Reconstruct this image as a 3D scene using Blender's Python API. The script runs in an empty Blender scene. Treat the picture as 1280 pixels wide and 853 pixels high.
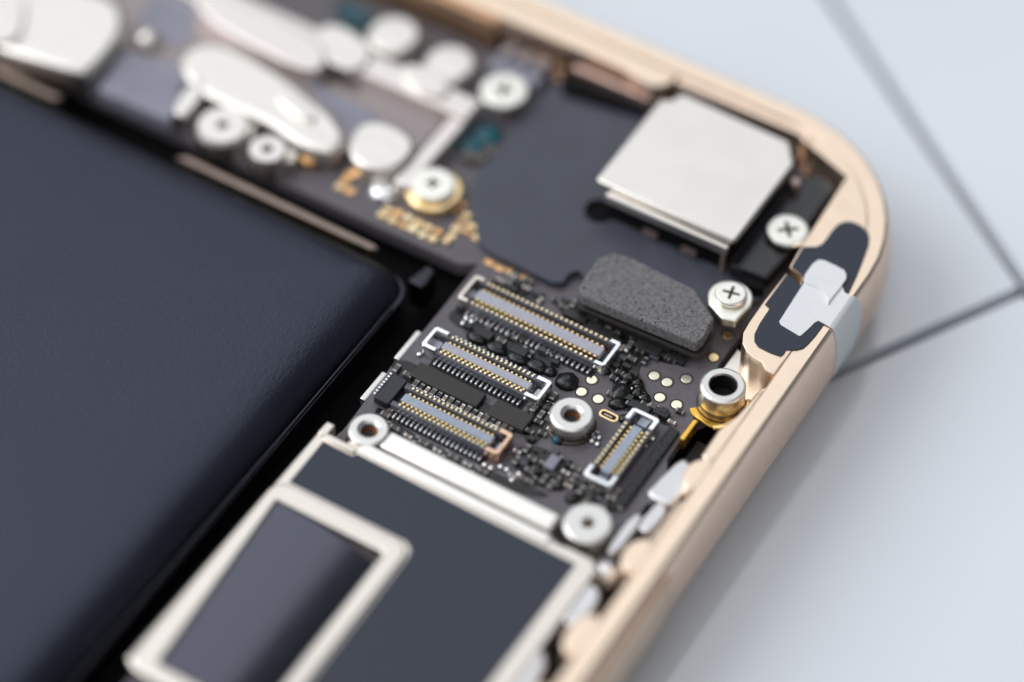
import bpy, bmesh, math, random
from mathutils import Vector, Matrix
random.seed(7)
MM = 0.001
ZT = 3.6                     # the table top lies 3.6 mm under the logic board

# ------------------------------------------------------------------ camera
F, CX, CY, DIST = 3373.0, 640.0, 426.5, 135.0
def _ray(x, y): return Vector((x-CX, -(y-CY), -F))
_u = -_ray(-8180, -3775); _u.normalize()
_v = _ray(3815, -3498); _v -= _u*_u.dot(_v); _v.normalize()
_n = _u.cross(_v)
ROT = Matrix((_u, _v, _n))           # camera -> phone axes (x across, y along the phone, z up)
EYE = ROT @ Vector((0, 0, DIST))
def P(x, y, z=0.0):
    """photo pixel -> (u, v) in mm on the plane z of the phone"""
    r = ROT @ _ray(x, y); t = (z-EYE.z)/r.z; p = EYE + r*t
    return (p.x, p.y)
scn = bpy.context.scene
cd = bpy.data.cameras.new('camera'); cam = bpy.data.objects.new('camera', cd)
scn.collection.objects.link(cam); scn.camera = cam
cam.matrix_world = Matrix.Translation(Vector((EYE.x, EYE.y, EYE.z+ZT))*MM) @ ROT.to_4x4()
cd.sensor_fit = 'HORIZONTAL'; cd.sensor_width = 36.0; cd.lens = F/1280*36
cd.clip_start = 0.01; cd.clip_end = 20.0
fu, fv = P(640, 484, 0.3)
cd.dof.use_dof = True
cd.dof.focus_distance = -(ROT.transposed() @ (Vector((fu, fv, 0.3))-EYE)).z*MM
cd.dof.aperture_fstop = 10.3
cd.dof.aperture_blades = 0

# ------------------------------------------------------------------ light
w = bpy.data.worlds.new('World'); scn.world = w; w.use_nodes = True
bg = w.node_tree.nodes['Background']; bg.inputs[0].default_value = (0.80, 0.88, 1.0, 1); bg.inputs[1].default_value = 0.18
def area(name, loc, target, sx, sy, power, col):
    l = bpy.data.lights.new(name, 'AREA'); l.shape = 'RECTANGLE'; l.size = sx; l.size_y = sy
    l.energy = power; l.color = col
    o = bpy.data.objects.new(name, l); scn.collection.objects.link(o); o.location = loc
    o.rotation_euler = (Vector(target)-Vector(loc)).to_track_quat('-Z', 'Y').to_euler()
    return o
area('window_light', (-1.50, 1.30, 2.0), (-1.50, 1.301, 0), 2.7, 2.9, 30.0, (0.93, 0.965, 1.0))
area('side_light', (-1.6, -0.7, 1.5), (0, 0, 0), 2.0, 1.6, 40.0, (0.97, 0.985, 1.0))
area('fill_light', (0.5, -1.0, 2.1), (0, 0, 0), 1.6, 1.6, 13.0, (1.0, 0.97, 0.93))  # added fill from above the camera side, no such lamp is known
scn.view_settings.view_transform = 'Standard'; scn.view_settings.look = 'None'
scn.view_settings.exposure = 0.0; scn.view_settings.gamma = 1.0
scn.render.engine = 'CYCLES'

# ------------------------------------------------------------------ materials
M = {}
def mat(name, col, metal=0.0, rough=0.5, nscale=2.0, cvar=0.0, rvar=0.0, bump=0.0, bscale=None, bdist=0.02, coat=0.0,
        col2=None, spec=0.5, streak=None, alpha=1.0):
    m = bpy.data.materials.new(name); m.use_nodes = True; nt = m.node_tree
    b = nt.nodes['Principled BSDF']
    b.inputs['Base Color'].default_value = (*col, 1); b.inputs['Metallic'].default_value = metal
    b.inputs['Roughness'].default_value = rough; b.inputs['Coat Weight'].default_value = coat
    b.inputs['Specular IOR Level'].default_value = spec
    tc = nt.nodes.new('ShaderNodeTexCoord'); mp = nt.nodes.new('ShaderNodeMapping')
    s = 1000.0
    mp.inputs['Scale'].default_value = (s, s, s) if not streak else (s*streak[0], s*streak[1], s)
    nt.links.new(tc.outputs['Object'], mp.inputs['Vector'])
    if cvar or rvar or col2:
        n = nt.nodes.new('ShaderNodeTexNoise'); n.inputs['Scale'].default_value = nscale; n.inputs['Detail'].default_value = 5
        nt.links.new(mp.outputs[0], n.inputs['Vector'])
        if cvar or col2:
            r = nt.nodes.new('ShaderNodeValToRGB'); r.color_ramp.elements[0].position = 0.34; r.color_ramp.elements[1].position = 0.68
            a = tuple(c*(1-cvar) for c in col); c2 = col2 or tuple(min(1, c*(1+cvar)) for c in col)
            r.color_ramp.elements[0].color = (*a, 1); r.color_ramp.elements[1].color = (*c2, 1)
            nt.links.new(n.outputs['Fac'], r.inputs[0]); nt.links.new(r.outputs[0], b.inputs['Base Color'])
        if rvar:
            mr = nt.nodes.new('ShaderNodeMapRange'); mr.inputs['From Min'].default_value = 0.3; mr.inputs['From Max'].default_value = 0.7
            mr.inputs['To Min'].default_value = max(0.03, rough-rvar); mr.inputs['To Max'].default_value = min(1, rough+rvar)
            nt.links.new(n.outputs['Fac'], mr.inputs[0]); nt.links.new(mr.outputs[0], b.inputs['Roughness'])
    if bump:
        n2 = nt.nodes.new('ShaderNodeTexNoise'); n2.inputs['Scale'].default_value = bscale or nscale; n2.inputs['Detail'].default_value = 6
        n2.inputs['Roughness'].default_value = 0.6
        nt.links.new(mp.outputs[0], n2.inputs['Vector'])
        bp = nt.nodes.new('ShaderNodeBump'); bp.inputs['Strength'].default_value = bump; bp.inputs['Distance'].default_value = bdist*MM
        nt.links.new(n2.outputs['Fac'], bp.inputs['Height']); nt.links.new(bp.outputs[0], b.inputs['Normal'])
    M[name] = m; return m
mat('table_white', (0.70, 0.735, 0.79), 0, 0.10, nscale=0.04, cvar=0.03, rvar=0.03, spec=1.0)
mat('grout', (0.012, 0.012, 0.014), 0, 0.8, nscale=2, cvar=0.2)
mat('gold', (0.985, 0.755, 0.60), 1, 0.38, nscale=1.5, cvar=0.04, rvar=0.05, bump=0.25, bscale=18, bdist=0.004)
mat('gold_bright', (0.90, 0.715, 0.555), 1, 0.34, nscale=1.2, cvar=0.05, rvar=0.06, bump=0.25, bscale=14, bdist=0.004)
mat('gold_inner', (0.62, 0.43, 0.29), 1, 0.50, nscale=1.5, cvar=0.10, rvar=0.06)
mat('case_gloss', (0.012, 0.012, 0.015), 0, 0.22, nscale=1, cvar=0.2, rvar=0.05)
mat('case_black', (0.004, 0.004, 0.005), 0, 0.8, nscale=1, cvar=0.2, spec=0.15)
mat('foil', (0.057, 0.062, 0.083), 1, 0.40, nscale=0.25, cvar=0.06, rvar=0.05, bump=1.0, bscale=5.5, bdist=0.034, streak=(1.0, 0.6))
mat('foil_seam', (0.05, 0.05, 0.058), 1, 0.34, nscale=3, cvar=0.2, rvar=0.1)
mat('mask', (0.112, 0.100, 0.114), 0, 0.46, nscale=4, cvar=0.10, rvar=0.06, bump=0.4, bscale=12, bdist=0.006)
mat('sticker', (0.024, 0.029, 0.047), 0, 0.50, nscale=6, cvar=0.06, rvar=0.04, bump=0.3, bscale=20, bdist=0.003)
mat('sheet', (0.058, 0.063, 0.086), 0, 0.48, nscale=0.5, cvar=0.16, rvar=0.08, bump=0.5, bscale=0.7, bdist=0.05)
mat('nickel', (0.75, 0.685, 0.615), 1, 0.34, nscale=0.8, cvar=0.03, rvar=0.05, bump=0.2, bscale=10, bdist=0.004)
mat('ridge', (0.93, 0.89, 0.83), 1, 0.36, nscale=0.8, cvar=0.03, rvar=0.05, bump=0.2, bscale=10, bdist=0.004)
mat('bright_nickel', (0.80, 0.755, 0.705), 1, 0.36, nscale=0.6, cvar=0.06, rvar=0.08, bump=0.5, bscale=0.9, bdist=0.10)
mat('nickel_can', (0.755, 0.71, 0.662), 1, 0.32, nscale=0.5, cvar=0.025, rvar=0.04, bump=0.2, bscale=16, bdist=0.003)
mat('steel', (0.76, 0.74, 0.71), 1, 0.40, nscale=3, cvar=0.08, rvar=0.10, bump=0.4, bscale=9, bdist=0.006)
mat('silver', (0.93, 0.93, 0.93), 1, 0.26, nscale=3, cvar=0.05, rvar=0.08)
mat('tin', (0.80, 0.80, 0.80), 1, 0.28, nscale=6, cvar=0.10, rvar=0.10)
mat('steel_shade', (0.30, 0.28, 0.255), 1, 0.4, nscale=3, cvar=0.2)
mat('tin_dull', (0.36, 0.35, 0.34), 1, 0.42, nscale=6, cvar=0.25, rvar=0.10)
mat('tin_soft', (0.76, 0.745, 0.75), 1, 0.44, nscale=1.5, cvar=0.06, rvar=0.08, bump=0.4, bscale=2, bdist=0.03)
mat('dark_steel', (0.10, 0.085, 0.075), 1, 0.5, nscale=3, cvar=0.2)
mat('chip', (0.017, 0.017, 0.018), 0, 0.42, nscale=4, cvar=0.25, rvar=0.10, bump=0.4, bscale=10, bdist=0.008)
mat('chip_brown', (0.034, 0.029, 0.027), 0, 0.52, nscale=5, cvar=0.25, rvar=0.08, bump=0.4, bscale=14, bdist=0.006)
mat('chip_gloss', (0.095, 0.095, 0.118), 1, 0.17, nscale=2.5, cvar=0.02, rvar=0.02)
mat('underfill', (0.004, 0.0045, 0.0045), 0, 0.30, nscale=5, cvar=0.3, rvar=0.10, bump=0.7, bscale=4, bdist=0.03)
mat('ceramic', (0.10, 0.085, 0.075), 0, 0.45, nscale=5, cvar=0.25)
mat('ceramic_tan', (0.30, 0.22, 0.16), 0, 0.45, nscale=5, cvar=0.2)
mat('insulator', (0.018, 0.019, 0.026), 0, 0.34, nscale=5, cvar=0.2)
mat('tongue', (0.40, 0.40, 0.47), 0, 0.26, nscale=3, cvar=0.06, rvar=0.06)  # dark plastic, its sky reflection put into a pale lavender base
mat('tongue_sheen_blue', (0.33, 0.37, 0.45), 0, 0.26, nscale=3, cvar=0.08, rvar=0.06)  # the same painted sky sheen, bluer
mat('wall_plastic', (0.10, 0.10, 0.13), 0, 0.30, nscale=4, cvar=0.08)
mat('contact_gold', (0.95, 0.66, 0.26), 1, 0.24, nscale=5, cvar=0.10, rvar=0.08)
mat('contact_pale', (0.96, 0.79, 0.50), 1, 0.24, nscale=5, cvar=0.08, rvar=0.08)
mat('pad_gold', (0.97, 0.70, 0.38), 1, 0.34, nscale=4, cvar=0.08, rvar=0.08)
mat('pad_cream', (0.96, 0.90, 0.70), 1, 0.36, nscale=4, cvar=0.05, rvar=0.08)
mat('bronze', (0.78, 0.52, 0.37), 1, 0.32, nscale=4, cvar=0.15, rvar=0.08)
mat('amber', (0.90, 0.52, 0.10), 1, 0.26, nscale=2, cvar=0.15, rvar=0.06)
mat('copper_pad', (0.88, 0.52, 0.24), 1, 0.35, nscale=3, cvar=0.15)
mat('white_tape', (0.80, 0.81, 0.83), 0, 0.42, nscale=2, cvar=0.02, rvar=0.05, bump=0.25, bscale=6, bdist=0.006)
mat('teal', (0.006, 0.085, 0.115), 0, 0.35, nscale=2, cvar=0.4)
mat('teal_dark', (0.008, 0.06, 0.085), 0, 0.4, nscale=1, cvar=0.4)
mat('rose', (0.62, 0.46, 0.42), 1, 0.42, nscale=2, cvar=0.1)
mat('taupe', (0.34, 0.29, 0.29), 1, 0.45, nscale=0.7, cvar=0.06, rvar=0.06)
mat('slate_dark', (0.06, 0.06, 0.075), 0, 0.35, nscale=3, cvar=0.2)
mat('rib', (0.30, 0.235, 0.20), 1, 0.45, nscale=1, cvar=0.15, rvar=0.06)
mat('beige', (0.84, 0.78, 0.74), 1, 0.45, nscale=0.7, cvar=0.05, rvar=0.06)
mat('slate', (0.24, 0.24, 0.30), 0, 0.34, nscale=0.7, cvar=0.1)
mat('screw', (0.90, 0.87, 0.79), 1, 0.36, nscale=4, cvar=0.05, rvar=0.08, bump=0.4, bscale=12, bdist=0.005)
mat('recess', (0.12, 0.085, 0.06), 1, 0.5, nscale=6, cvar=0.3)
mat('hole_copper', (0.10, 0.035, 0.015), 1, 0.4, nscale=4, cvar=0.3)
mat('black_and_shade', (0.004, 0.004, 0.005), 0, 0.7, nscale=4, cvar=0.2)  # black for dark parts, and for shade painted into holes and gaps
# foam with open pores
def foam_mat():
    m = bpy.data.materials.new('foam'); m.use_nodes = True; nt = m.node_tree; b = nt.nodes['Principled BSDF']
    b.inputs['Roughness'].default_value = 0.85
    tc = nt.nodes.new('ShaderNodeTexCoord'); mp = nt.nodes.new('ShaderNodeMapping'); mp.inputs['Scale'].default_value = (1000, 1000, 1000)
    nt.links.new(tc.outputs['Object'], mp.inputs[0])
    v = nt.nodes.new('ShaderNodeTexVoronoi'); v.inputs['Scale'].default_value = 2.6
    n = nt.nodes.new('ShaderNodeTexNoise'); n.inputs['Scale'].default_value = 8.0; n.inputs['Detail'].default_value = 4
    nt.links.new(mp.outputs[0], v.inputs['Vector']); nt.links.new(mp.outputs[0], n.inputs['Vector'])
    r = nt.nodes.new('ShaderNodeValToRGB'); r.color_ramp.elements[0].position = 0.10; r.color_ramp.elements[1].position = 0.19
    r.color_ramp.elements[0].color = (0.03, 0.028, 0.032, 1); r.color_ramp.elements[1].color = (1, 1, 1, 1)
    r2 = nt.nodes.new('ShaderNodeValToRGB'); r2.color_ramp.elements[0].position = 0.40; r2.color_ramp.elements[1].position = 0.62
    r2.color_ramp.elements[0].color = (0.115, 0.111, 0.116, 1); r2.color_ramp.elements[1].color = (0.215, 0.207, 0.215, 1)
    mx = nt.nodes.new('ShaderNodeMixRGB'); mx.blend_type = 'MULTIPLY'; mx.inputs[0].default_value = 1
    nt.links.new(v.outputs['Distance'], r.inputs[0]); nt.links.new(n.outputs['Fac'], r2.inputs[0])
    nt.links.new(r.outputs[0], mx.inputs[1]); nt.links.new(r2.outputs[0], mx.inputs[2]); nt.links.new(mx.outputs[0], b.inputs['Base Color'])
    bp = nt.nodes.new('ShaderNodeBump'); bp.inputs['Strength'].default_value = 0.8; bp.inputs['Distance'].default_value = 0.05*MM
    nt.links.new(mx.outputs[0], bp.inputs['Height']); nt.links.new(bp.outputs[0], b.inputs['Normal'])
    M['foam'] = m
foam_mat()

# ------------------------------------------------------------------ builders (all lengths in mm, phone axes)
COL = scn.collection
ORG = {}
def W(u, v, z): return Vector((u*MM, v*MM, (z+ZT)*MM))
def thing(name, label, cat, org, group=None):
    o = bpy.data.objects.new(name, None); COL.objects.link(o); o.empty_display_size = 0.002
    p = W(*org); o.location = p; ORG[o] = p
    o['label'] = label; o['category'] = cat
    if group: o['group'] = group
    return o
def finish(name, bm, mats, parent=None, flat=True, smooth=None, kind=None, org=None, tag=None):
    """one mesh object; verts arrive in mm, the origin goes to the middle of its base"""
    if not isinstance(mats, (list, tuple)): mats = [mats]
    bmesh.ops.recalc_face_normals(bm, faces=bm.faces)
    xs = [v.co.x for v in bm.verts]; ys = [v.co.y for v in bm.verts]; zs = [v.co.z for v in bm.verts]
    o3 = org or ((min(xs)+max(xs))/2, (min(ys)+max(ys))/2, min(zs))
    for v in bm.verts: v.co = Vector((v.co.x-o3[0], v.co.y-o3[1], v.co.z-o3[2]))*MM
    if smooth is not None:
        for f in bm.faces: f.smooth = not (flat and abs(f.normal.z) > 0.9995)
        for e in bm.edges:
            if len(e.link_faces) == 2 and e.calc_face_angle(0) > math.radians(smooth): e.smooth = False
    me = bpy.data.meshes.new(name); bm.to_mesh(me); bm.free()
    for m in mats: me.materials.append(M[m])
    o = bpy.data.objects.new(name, me); COL.objects.link(o); p = W(*o3); ORG[o] = p
    if parent: o.parent = parent; o.location = p-ORG[parent]
    else: o.location = p
    if kind: o['kind'] = kind
    if tag: o['label'], o['category'] = tag[0], tag[1]
    return o
def inst(name, src, org, rot, parent):
    o = bpy.data.objects.new(name, src.data); COL.objects.link(o); p = W(*org); ORG[o] = p
    o.parent = parent; o.location = p-ORG[parent]; o.rotation_euler = (0, 0, rot); return o
def rr(u0, u1, v0, v1, r, n=6):
    pts = []
    for cx, cy, a0 in ((u1-r, v1-r, 0), (u0+r, v1-r, 90), (u0+r, v0+r, 180), (u1-r, v0+r, 270)):
        for i in range(n+1):
            a = math.radians(a0+90*i/n); pts.append((cx+r*math.cos(a), cy+r*math.sin(a)))
    return pts
def prism_into(bm, pts, z0, z1, bev=0.0, seg=2, mi=0):
    nb = len(bm.verts)
    lo = [bm.verts.new((p[0], p[1], z0)) for p in pts]; hi = [bm.verts.new((p[0], p[1], z1)) for p in pts]
    fs = [bm.faces.new(lo[::-1]), bm.faces.new(hi)]
    n = len(pts)
    for i in range(n): fs.append(bm.faces.new((lo[i], lo[(i+1) % n], hi[(i+1) % n], hi[i])))
    for f in fs: f.material_index = mi
    if bev:
        top = fs[1]; es = list(top.edges)
        bmesh.ops.recalc_face_normals(bm, faces=fs)
        for i in range(n):
            a = fs[2+i]; b2 = fs[2+(i-1) % n]
            if a.normal.angle(b2.normal, 0) > math.radians(40):
                e = bm.edges.get((lo[i], hi[i]))
                if e: es.append(e)
        bmesh.ops.bevel(bm, geom=es, offset=bev, segments=seg, profile=0.6, affect='EDGES', clamp_overlap=True, material=-1)
def prism(name, pts, z0, z1, m, parent=None, bev=0.0, seg=2, smooth=40, **k):
    bm = bmesh.new(); prism_into(bm, pts, z0, z1, bev, seg); return finish(name, bm, m, parent, smooth=smooth, **k)
def rect(u0, u1, v0, v1): return [(u0, v0), (u1, v0), (u1, v1), (u0, v1)]
def box(name, u0, u1, v0, v1, z0, z1, m, parent=None, bev=0.04, **k): return prism(name, rect(u0, u1, v0, v1), z0, z1, m, parent, bev, **k)
def loops_into(bm, loops, closed=True, cap0=True, cap1=True, mi=0):
    vs = [[bm.verts.new(p) for p in lp] for lp in loops]; n = len(loops[0])
    for a, b in zip(vs[:-1], vs[1:]):
        for i in range(n if closed else n-1):
            f = bm.faces.new((a[i], a[(i+1) % n], b[(i+1) % n], b[i])); f.material_index = mi
    if cap0: bm.faces.new(vs[0][::-1]).material_index = mi
    if cap1: bm.faces.new(vs[-1]).material_index = mi
    return vs
def circ(cu, cv, r, z, n=36, ph=0.0): return [(cu+r*math.cos(ph+2*math.pi*i/n), cv+r*math.sin(ph+2*math.pi*i/n), z) for i in range(n)]
def lathe_into(bm, cu, cv, prof, n=36, mi=0, cap0=True, cap1=True):
    loops_into(bm, [circ(cu, cv, r, z, n) for r, z in prof], True, cap0, cap1, mi)
def lathe(name, cu, cv, prof, m, parent=None, n=36, smooth=35, **k):
    bm = bmesh.new(); lathe_into(bm, cu, cv, prof, n); return finish(name, bm, m, parent, smooth=smooth, org=(cu, cv, min(p[1] for p in prof)), **k)
def ring_prism(name, outer, inner, z0, z1, m, parent=None, bev=0.05, smooth=40, **k):
    """a flat frame: outer and inner loop with the same number of points; the top edges are eased"""
    bm = bmesh.new(); n = len(outer)
    def off(a, b, t): return [(p[0]+(q[0]-p[0])*t, p[1]+(q[1]-p[1])*t) for p, q in zip(a, b)]
    wd = max(1e-6, math.dist(outer[0], inner[0])); t = min(0.4, bev/wd)
    seq = [(outer, z0), (outer, z1-bev), (off(outer, inner, t*0.3), z1-bev*0.3), (off(outer, inner, t), z1), (off(inner, outer, t), z1),
           (off(inner, outer, t*0.3), z1-bev*0.3), (inner, z1-bev), (inner, z0)]
    vs = [[bm.verts.new((p[0], p[1], z)) for p in lp] for lp, z in seq]
    for k2 in range(len(vs)):
        a, b = vs[k2], vs[(k2+1) % len(vs)]
        for i in range(n): bm.faces.new((a[i], a[(i+1) % n], b[(i+1) % n], b[i]))
    return finish(name, bm, m, parent, smooth=smooth, **k)
def cw(pts):
    ar = sum(pts[i][0]*pts[(i+1) % len(pts)][1]-pts[(i+1) % len(pts)][0]*pts[i][1] for i in range(len(pts)))
    return pts if ar > 0 else pts[::-1]
def inside(p, q):
    c = False
    for a in range(len(q)):
        (x1, y1), (x2, y2) = q[a], q[a-1]
        if (y1 > p[1]) != (y2 > p[1]) and p[0] < (x2-x1)*(p[1]-y1)/(y2-y1)+x1: c = not c
    return c
def chaikin(pts, it=2):
    for _ in range(it):
        q = []
        for i, p in enumerate(pts):
            r = pts[(i+1) % len(pts)]
            q += [(p[0]*.75+r[0]*.25, p[1]*.75+r[1]*.25), (p[0]*.25+r[0]*.75, p[1]*.25+r[1]*.75)]
        pts = q
    return pts
def blob(name, cu, cv, ru, rv, h, m, parent, z0=0.0, n=18, rot=0.0, pw=0.55, jit=0.08, **k):
    """a drop of epoxy or a rounded lump, a little uneven"""
    bm = bmesh.new(); loops = []; js = [1+random.uniform(-jit, jit) for _ in range(n)]
    for t in (0.0, 0.25, 0.5, 0.72, 0.88, 0.97):
        s = max(0.05, (1-t**2.2))**pw; z = z0+h*t
        lp = []
        for i in range(n):
            a = 2*math.pi*i/n; x, y = ru*s*js[i]*math.cos(a), rv*s*js[i]*math.sin(a)
            lp.append((cu+x*math.cos(rot)-y*math.sin(rot), cv+x*math.sin(rot)+y*math.cos(rot), z))
        loops.append(lp)
    loops_into(bm, loops); return finish(name, bm, m, parent, smooth=60, org=(cu, cv, z0), **k)
def tube_into(bm, pts, r, n=8, mi=0):
    loops = []
    for i, p in enumerate(pts):
        a = Vector(pts[max(0, i-1)]); b = Vector(pts[min(len(pts)-1, i+1)]); t = (b-a).normalized()
        s = t.cross(Vector((0, 0, 1))); s = s.normalized() if s.length > 1e-6 else Vector((1, 0, 0)); q = s.cross(t)
        loops.append([tuple(Vector(p)+s*r*math.cos(2*math.pi*k/n)+q*r*math.sin(2*math.pi*k/n)) for k in range(n)])
    loops_into(bm, loops, mi=mi)

# ------------------------------------------------------------------ the table: white tiles with a narrow open joint
table = box('table', -420, 380, -420, 420, -30-ZT, -1.2-ZT, 'grout', None, bev=0)
table['kind'] = 'structure'
X0 = Vector(P(1283, 361, -ZT)); A = Vector(P(1040, 0, -ZT)); B = Vector(P(1056, 462, -ZT))
d1 = (X0-A).normalized(); d2 = (X0-B).normalized(); G = 0.30
def tile(s1, s2):
    a = d1*s1; b = d2*s2; den = abs(d1.x*d2.y-d1.y*d2.x); o = X0+(a+b)*(G/den)
    pts = [o, o+a*300, o+a*300+b*300, o+b*300]
    pts = [(p.x, p.y) for p in pts]
    ar = sum(pts[i][0]*pts[(i+1) % 4][1]-pts[(i+1) % 4][0]*pts[i][1] for i in range(4))
    if ar < 0: pts = pts[::-1]
    prism('tile', pts, -1.19-ZT, -ZT, 'table_white', table, bev=0.10, seg=2)
for s1 in (-1, 1):
    for s2 in (-1, 1): tile(s1, s2)

# ------------------------------------------------------------------ phone housing
U0, U1, V0, V1, RC = -52.0, 13.85, -116.0, 20.2, 8.6
housing = thing('phone_housing', 'gold aluminium phone housing, open from the front, lying on white tiles', 'phone housing', ((U0+U1)/2, (V0+V1)/2, -ZT))
def outline(d, n=10): return rr(U0-d, U1+d, V0-d, V1+d, max(0.3, RC+d), n)
WALL = [(-0.08, 2.20), (0.02, 2.15), (0.12, 2.02), (0.24, 1.66), (0.35, 1.10), (0.43, 0.5), (0.46, -0.2), (0.46, -0.7), (0.40, -1.4), (0.22, -2.1), (-0.12, -2.75), (-0.65, -3.2), (-1.35, -3.48), (-2.3, -3.598)]
bm = bmesh.new()
prof = WALL+[(-2.3, -1.9), (-1.12, -1.9), (-1.10, 1.2), (-1.02, 2.1), (-0.94, 2.19)]
vs = [[bm.verts.new((p[0], p[1], z)) for p in outline(d)] for d, z in prof]
n = len(vs[0])
for k in range(len(vs)):
    a, b = vs[k], vs[(k+1) % len(vs)]
    for i in range(n):
        f = bm.faces.new((a[i], a[(i+1) % n], b[(i+1) % n], b[i]))
        if k in (0, len(vs)-1, len(vs)-2, len(vs)-3): f.material_index = 1
frame = finish('frame', bm, ['gold', 'gold_bright'], housing, smooth=32)
prism('rear_panel', outline(-1.9), -3.59, -2.3, 'case_black', housing)
# ledges of the rim
prism('rim_ledge', [(-42, 17.9), (-4.0, 17.86), (-3.2, 17.62), (-2.2, 17.5), (-1.6, 17.75), (-1.3, 18.2), (-1.2, 19.05), (-42, 19.05)], 0.9, 2.196, 'gold_bright', housing, bev=0.08)
prism('rim_ledge', [(-1.15, 18.55), (6.2, 18.6), (6.7, 18.35), (6.9, 18.05), (6.94, 19.1), (-1.15, 19.1)], 0.6, 2.14, 'gold', housing, bev=0.1)
# the antenna corner block with its flat top
arc = []
ocx, ocy = U1-RC, V1-RC
for i in range(13):
    a = math.radians(5+67*i/12); arc.append((ocx+(RC-0.97)*math.cos(a), ocy+(RC-0.97)*math.sin(a)))
edge = [P(x, y, 2.2) for x, y in ((1059, 221), (1003, 306), (987, 334))]
edge2 = [P(x, y, 2.2) for x, y in ((983, 341), (954, 378), (937, 402), (929, 416), (928, 430), (933, 440), (941, 447), (952, 453))] + [(12.3, 3.42)]
nt1, nt2 = P(1003, 345, 2.2), P(1000, 356, 2.2)
corner = [(12.84, 3.3), (12.88, 5), (12.85, 9)] + arc + [(6.95, 18.95), (6.95, 18.25), (7.3, 18.05)] + edge + [nt1, nt2] + edge2
prism('corner_block', corner, -0.6, 2.197, 'gold_bright', housing, bev=0.07)
# side button on the long edge
bm = bmesh.new()
loops = []
for v in [-9.3+0.0, -9.38, -9.6, -12, -18, -21.6, -21.9]:
    e = 0.0 if v in (-9.3, -21.9) else (0.08 if v == -9.38 else 0.14)
    loops.append([(U1+d+e, v, z) for d, z in WALL[3:11]]+[(U1+0.2, v, -2.0), (U1-0.1, v, 0), (U1+0.1, v, 1.3)])
loops_into(bm, loops)
finish('side_button', bm, 'gold_bright', housing, smooth=32)
# bosses inside the long edge
for px, py, r in ((800, 698, 0.95), (733, 798, 1.1), (672, 890, 1.1)):
    u, v = P(px, py, 1.6)
    prism('rim_boss', chaikin([(11.7, v-r*0.75), (11.7, v+r*0.75), (12.85, v+r*1.45), (12.85, v-r*1.45)], 2), -1.0, 1.75, 'gold_bright', housing, bev=0.25, seg=3)
prism('rim_boss', chaikin([(11.9, -4.2), (11.75, -3.4), (12.1, -2.7), (12.8, -2.2), (12.8, -4.8)], 2), -1.0, 1.7, 'gold_bright', housing, bev=0.2, seg=3)
prism('rim_ledge', [(12.0, -2.4), (12.78, -3), (12.78, 3.3), (12.45, 2.5), (12.3, 0.6), (11.95, -0.6)], -1.0, 1.6, 'gold_bright', housing, bev=0.25, seg=3)
prism('rim_ledge', [(12.3, -10.0), (12.78, -10.5), (12.78, -4.9), (12.35, -5.4)], -1.0, 1.6, 'gold_bright', housing, bev=0.2, seg=3)
# aluminium rib along the battery's upper end, and the bright floor by the corner
prism('inner_rib', [(-44, 1.05), (-29.5, 1.05), (-29.2, 1.5), (-44, 1.5)], -1.9, 0.45, 'rib', housing, bev=0.12)
prism('inner_rib', [(-21.5, 1.05), (-9.2, 1.05), (-8.8, 1.3), (-9.2, 1.5), (-21.0, 1.5)], -1.9, 0.45, 'rib', housing, bev=0.12)
prism('floor_plate', [(10.65, 1.6), (12.7, 1.4), (12.7, 4.6), (9.8, 5.6), (9.8, 3.2)], -1.2, -0.05, 'bright_nickel', housing, bev=0.05)
def arcpts(pts, it): return chaikin(pts, it)
stk = [P(x, y, 2.22) for x, y in ((1004, 309), (1020, 309), (1027, 306), (1033, 299), (1040, 289), (1047, 281), (1054, 278), (1061, 277), (1069, 279), (1077, 283), (1084, 290), (1087, 297), (1086, 307), (1080, 324), (1071, 346), (1061, 367), (1050, 362), (1040, 380),
      (1031, 405), (1019, 421), (1010, 431), (1004, 436), (996, 438), (983, 438), (980, 443), (976, 446), (962, 441), (948, 434), (943, 427), (943, 418), (950, 404), (962, 386), (956, 381), (984, 343), (1001, 357), (1004, 345), (989, 334))][::-1]
prism('insulating_sticker', stk, 2.199, 2.25, 'sticker', housing, bev=0.01, seg=1)

# ------------------------------------------------------------------ battery
bat = thing('battery_pack', 'large black foil battery pouch filling the left of the phone', 'battery', (-28, -45, -1.9))
bm = bmesh.new()
BU0, BU1, BV0, BV1 = -49.5, -6.35, -92.0, 0.55
lp = []
for ins, z in ((0, -1.88), (0, -0.1), (0.05, 0.12), (0.16, 0.42), (0.36, 0.74), (0.62, 1.00), (0.95, 1.21), (1.35, 1.36), (2.0, 1.47), (3.2, 1.54), (8, 1.60)):
    lp.append([(p[0], p[1], z) for p in rr(BU0+ins, BU1-ins, BV0+ins, BV1-ins*0.8, max(0.4, 1.3-ins*0.3), 6)])
loops_into(bm, lp)
finish('pouch', bm, 'foil', bat, flat=False, smooth=60)
ring_prism('seam', rr(BU0-0.22, BU1+0.24, BV0-0.2, BV1+0.05, 1.45), rr(BU0+0.05, BU1-0.05, BV0+0.05, BV1-0.05, 1.25), -0.10, 0.02, 'foil_seam', bat, bev=0.03)
prism('seam_fold', rect(BU1+0.02, BU1+0.14, -90, -1.4), 0.03, 0.16, 'foil_seam', bat, bev=0.03)
prism('corner_fold', [(-6.6, 0.62), (-5.75, 0.5), (-5.6, 0.9), (-5.7, 1.9), (-6.3, 2.0)], -1.6, 0.1, 'foil_seam', bat, bev=0.15, seg=3)

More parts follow.
